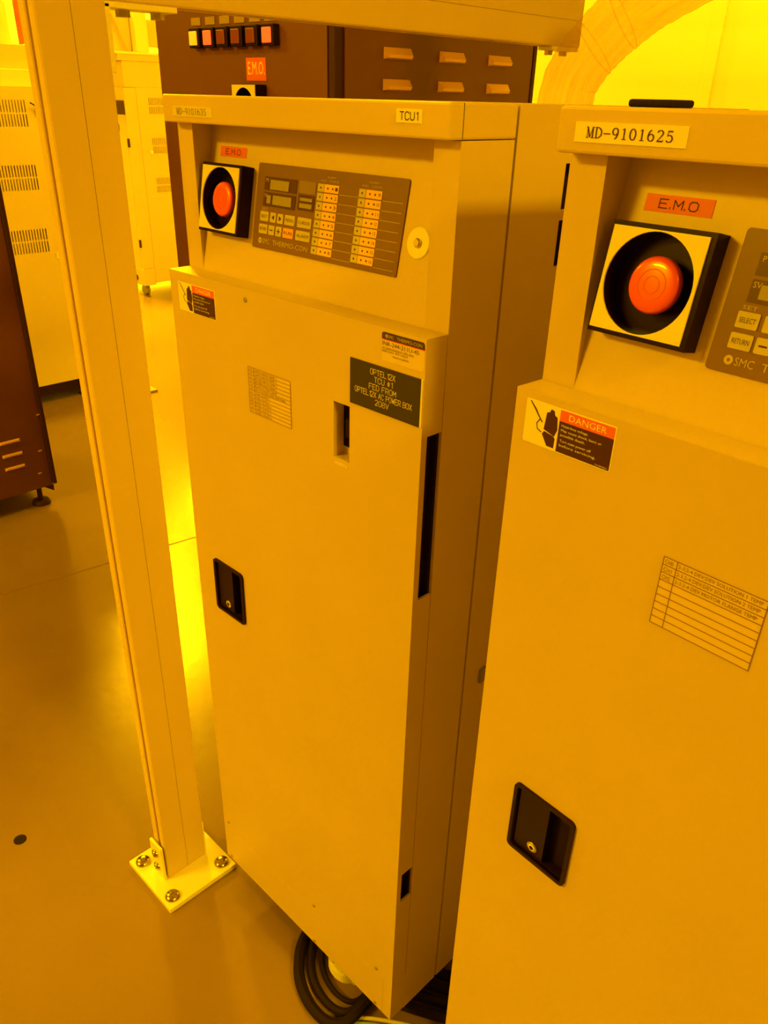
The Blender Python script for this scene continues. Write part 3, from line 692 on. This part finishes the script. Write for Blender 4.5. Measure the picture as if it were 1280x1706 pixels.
# ------------------------------------------------------------------ cream cabinet with slotted vents (left, behind the post)
cc = tag(empty('cream_cabinet', (-4.05, 1.5, 0)), 'cream cabinet with three slotted vents behind the post, left side', 'cabinet')
FC = frame_axis((0, 0, 0), (0, 1, 0), (0, 0, 1), (1, 0, 0))
us = [-.7, .58]; vs = [.1, 1.455]; rects = []
for z0 in (1.298, 1.032, .752):
    for r in range(2):
        za = z0 + r * .057; vs += [za, za + .050]
        for i in range(19):
            ua = .2545 - i * .0138; us += [ua - .0065, ua]; rects.append((ua - .0065, ua, za, za + .05))
cells = set()
rs = holes_solid(rects)
MB().plate(us, vs, rs, FC, -.004, 0).build('vented_panel', 'cream', cc)
MB().box(-.62, -.03, -.7, .58, .1, 1.455, .003).build('body', 'cream', cc)
MB().box(-.032, -.004, .576, .58, .1, 1.455).build('panel_return', 'cream', cc)
MB().box(-.034, -.0302, -.02, .27, .72, 1.44).build('vent_shade_sheet', 'cavity', cc)  # dark sheet stands in for the shade behind the slots
MB().box(-.59, -.06, -.66, .52, .03, .1).build('dark_base', 'brown_edge', cc)  # dark block in place of the shaded gap between the feet
for y in (-.6, .34, .5): MB().lathe([(.03, 0), (.03, .012), (.012, .02), (.012, .1)], Matrix.Translation((-.05, y, 0)), 16).build('levelling_foot', 'brown_edge', cc, True)
k = MB().box(0, .012, .297, .312, 1.352, 1.378, .002).build('lock', 'zinc', cc)
MB().tube([(.012, .304, 1.366), (.016, .29, 1.385), (.014, .272, 1.395)], .003, 6).build('lock_key', 'brown_edge', k)
MB().rect(.283, .345, .716, .742, FC, 0, .003).build('name_plate', 'tape', cc)
# what stands on that cabinet
tr = tag(MB().box(-4.5, -4.12, 1.0, 1.86, 1.455, 1.528, .004).build('white_tray', 'white'), 'white shallow tray lying on top of the vented cream cabinet', 'tray')
bx = tag(MB().box(-4.55, -4.16, 1.05, 2.03, 1.528, 1.625, .004).build('storage_case', 'cream'), 'long cream case stacked on the white tray', 'case')
def bottle(name, x, y, z, r, h, m, label, cap='white'):
    o = empty(name, (x, y, z)); tag(o, label, 'bottle')
    MB().lathe([(r, 0), (r, h * .8), (r * .6, h * .9), (r * .6, h * .95)], Matrix(), 16).build('bottle_body', m, o, True)
    MB().lathe([(r * .65, h * .93), (r * .65, h)], Matrix(), 16).build('cap', cap, o, True)
bottle('tall_bottle', -4.25, 1.875, 1.626, .013, .21, 'redlabel', 'slim red bottle on the case at top left', 'redlabel')
bottle('jar', -4.25, 1.945, 1.626, .024, .10, 'greybox', 'grey jar right of the slim red bottle', 'greybox')
bottle('white_bottle', -4.28, 1.80, 1.626, .036, .20, 'white', 'wide white bottle left of the slim red bottle')

# ------------------------------------------------------------------ cream machine on casters (right of the post, far)
cm = tag(empty('process_machine', (-5.965, 3.32, 0)), 'distant cream machine on casters seen between post and dark cabinet', 'machine')
us = [0, .9]; vs = [.085, 1.475]; rects = []
for z0, hh in ((1.305, .048), (1.039, .049), (.767, .047)):
    for r in range(2):
        za = z0 + r * .057; vs += [za, za + hh]
        for i in range(14):
            ua = .195 + i * .0138; us += [ua, ua + .0065]; rects.append((ua, ua + .0065, za, za + hh))
MB().plate([.101] + us[1:], [.1] + vs[1:], holes_solid(rects), FC, -.004, 0).build('vented_panel', 'cream_far', cm)
MB().box(-.03, -.001, .002, .0995, .215, 1.473, .001).build('door_frame', 'cream_far', cm)
MB().box(-.7, -.03, .0, .9, .1, 1.475, .003).build('body', 'cream_far', cm)
MB().box(-.70, .001, -.001, .0998, .085, .213, .003).build('base_corner', 'cream_far', cm)
MB().box(-.035, -.0302, .18, .40, .75, 1.42).build('vent_shade_sheet', 'cavity', cm)  # dark sheet, slot shade put into its colour
for z in (.408, 1.115): MB().box(-.006, .006, -.012, .004, z - .029, z + .029, .001).build('hinge', 'brown_edge', cm)
FN = frame_axis((0, 0, 0), (1, 0, 0), (0, 0, 1), (0, -1, 0))
MB().rect(-.135, -.012, 1.300, 1.390, FN, 0, .004).build('gauge_window', 'brown_edge', cm)
MB().rect(-.137, -.120, 1.19, 1.236, FN, 0, .004).build('side_switch', 'brown_edge', cm)
MB().lathe([(.022, 0), (.022, .008)], frame_mtx(FN, -.12, .138), 18).build('port_plug', 'brown_edge', cm)
MB().rect(.165, .182, 1.04, 1.062, FC, 0, .02).build('panel_latch', 'white', cm)
MB().rect(.118, .235, .735, .745, FC, 0, .003).build('name_strip', 'paper', cm)
for x, y in ((-.10, .06), (-.62, .06), (-.10, .82), (-.62, .82)):
    m = Matrix.Translation((x, y - .02, .037)) @ Matrix.Rotation(-PI / 2, 4, 'X')
    c = MB().lathe([(.037, 0), (.037, .036)], m, 20).box(x - .02, x + .02, y - .022, y + .022, .06, .1).build('caster', 'greybox', cm)
MB().box(-.55, .0, .012, .88, 1.475, 1.640, .003).build('upper_housing', 'cream_far', cm)
MB().box(-.6, .012, -.055, .9, 1.680, 1.696, .002).build('upper_shelf', 'white', cm)
MB().box(-.6, .006, -.02, .9, 1.640, 1.680, .002).build('shelf_fascia', 'cream_far', cm)
MB().box(-.30, 0, .145, .245, 1.696, 2.30, .004).build('white_column', 'white', cm)
MB().box(-.35, -.06, -.05, .14, 1.696, 2.05, .004).build('rear_panel', 'post', cm)
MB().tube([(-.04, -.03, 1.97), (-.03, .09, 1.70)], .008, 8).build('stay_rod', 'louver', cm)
MB().box(-.3, -.02, .25, .9, 1.735, 1.90, .004).build('side_box', 'post', cm)
# thin plate on the floor in the far aisle
tag(MB().box(-4.30, -3.86, 1.93, 2.15, 0, .012, .002).build('floor_plate', mat('worn_plate', (.34, .24, .14), .45)), 'thin plate lying on the bright floor behind the post', 'plate')

# ------------------------------------------------------------------ clear hose rising behind the cabinets
def catmull(P, n=10):
    P = [Vector(p) for p in P]; out = []
    for i in range(len(P) - 1):
        p0, p1, p2, p3 = P[max(i - 1, 0)], P[i], P[i + 1], P[min(i + 2, len(P) - 1)]
        for k in range(n):
            t = k / n; out.append(.5 * ((2 * p1) + (-p0 + p2) * t + (2 * p0 - 5 * p1 + 4 * p2 - p3) * t * t + (-p0 + 3 * p1 - 3 * p2 + p3) * t ** 3))
    out.append(P[-1]); return out
hp = catmull([(-1.02, 1.5, .0), (-1.03, 1.5, .6), (-1.02, 1.5, 1.2), (-1.0, 1.5, 1.448), (-.975, 1.5, 1.512), (-.933, 1.5, 1.556), (-.884, 1.5, 1.592), (-.83, 1.5, 1.622), (-.70, 1.5, 1.67), (-.5, 1.5, 1.70), (-.2, 1.5, 1.71), (.4, 1.5, 1.70)], 10)
def hose(name, pts, r, n, m, parent=None):
    b = MB(); b.tube(pts, r, n); o = b.build(name, m, parent, True)
    me = o.data; uv = me.uv_layers.new(name='uv')
    for p in me.polygons:
        for li in p.loop_indices:
            vi = me.loops[li].vertex_index; uv.data[li].uv = ((vi % n) / n, (vi // n) * .05)
    return o
hr = [.053 + .0008 * math.sin(i * 1.9) for i in range(len(hp))]
ho = hose('clear_hose', hp, hr, 28, 'hose')
tag(ho, 'wide clear plastic hose arching up behind the cabinet lids', 'hose')
for i in (46, 57):
    p, q = hp[i], hp[i + 1]; z = (q - p).normalized()
    rot = z.to_track_quat('Z', 'Y').to_matrix().to_4x4()
    MB().lathe([(.0538, -.0012), (.0550, 0), (.0538, .0012)], Matrix.Translation(p) @ rot @ Matrix.Rotation(.25, 4, 'Y'), 32, False).build('hose_crease', M['hose'], ho, True)

# ------------------------------------------------------------------ cables and bits on the floor under the cabinet
def cable(pts, r, m, label, n=8):
    return tag(MB().tube(catmull(pts, 8), r, n).build('cable', m, None, True), label, 'cable')
base = [(-.775, 1.0), (-.79, .80), (-.785, .64), (-.735, .565), (-.665, .535), (-.605, .548), (-.600, .62), (-.625, .80), (-.640, 1.0)]
for k, rr, lab in ((1.0, .0105, 'thick black cable forming the outermost loop under the TCU1 cabinet'), (.87, .008, 'black cable just inside the outermost loop under the TCU1 cabinet'), (.75, .005, 'thin black cable, innermost loop under the TCU1 cabinet')):
    cable([(-.665 + (x + .665) * k, .74 + (y - .74) * (k if y < .74 else 1), rr) for x, y in base], rr, 'rubber', lab)
for i in range(4):
    y = .668 + .030 * i
    cable([(-.572, y - .022, .0105), (-.528, y, .0105), (-.49, y + .022, .0105), (-.44, y + .05, .0105), (-.40, y + .085, .0105), (-.36, y + .13, .0105)], .010, 'rubber',
          'black cable lying in the dark gap between the two beige cabinets') ['group'] = 'cables in the gap'
cable([(-.60, .578, .004), (-.56, .612, .004), (-.52, .640, .004), (-.471, .672, .004), (-.43, .694, .004), (-.38, .712, .004)], .0035, 'cablewhite', 'thin pale cable crossing the gap at the bottom')
cable([(-.60, .566, .003), (-.56, .600, .003), (-.515, .630, .003), (-.46, .664, .003), (-.40, .685, .003)], .0028, mat('green_cable', (.25, .45, .12), .45), 'thin green cable beside the pale cable in the gap')
sc = empty('cable_clamp', (-.672, .618, .006)); sc.scale = (.7, .7, .7); tag(sc, 'white plastic clamp on the cables under the TCU1 cabinet', 'clamp')
cl = MB()
ptsc = catmull([(-.03, .0, .02), (-.026, -.02, .034), (.0, -.032, .038), (.03, -.028, .034), (.048, -.01, .03)], 6)
for a, b in zip(ptsc[:-1], ptsc[1:]):
    t_ = (b - a).normalized(); n_ = Vector((-t_.y, t_.x, 0)).normalized() * .004
    cl.add([a - n_, a + n_, b + n_, b - n_, a - n_ + Vector((0, 0, .03)), a + n_ + Vector((0, 0, .03)), b + n_ + Vector((0, 0, .03)), b - n_ + Vector((0, 0, .03))], [(0, 3, 2, 1), (4, 5, 6, 7), (0, 1, 5, 4), (1, 2, 6, 5), (2, 3, 7, 6), (3, 0, 4, 7)])
cl.build('clamp_band', 'white', sc)
MB().box(-.04, .05, .0, .03, .0, .022, .003).build('clamp_base', 'white', sc)
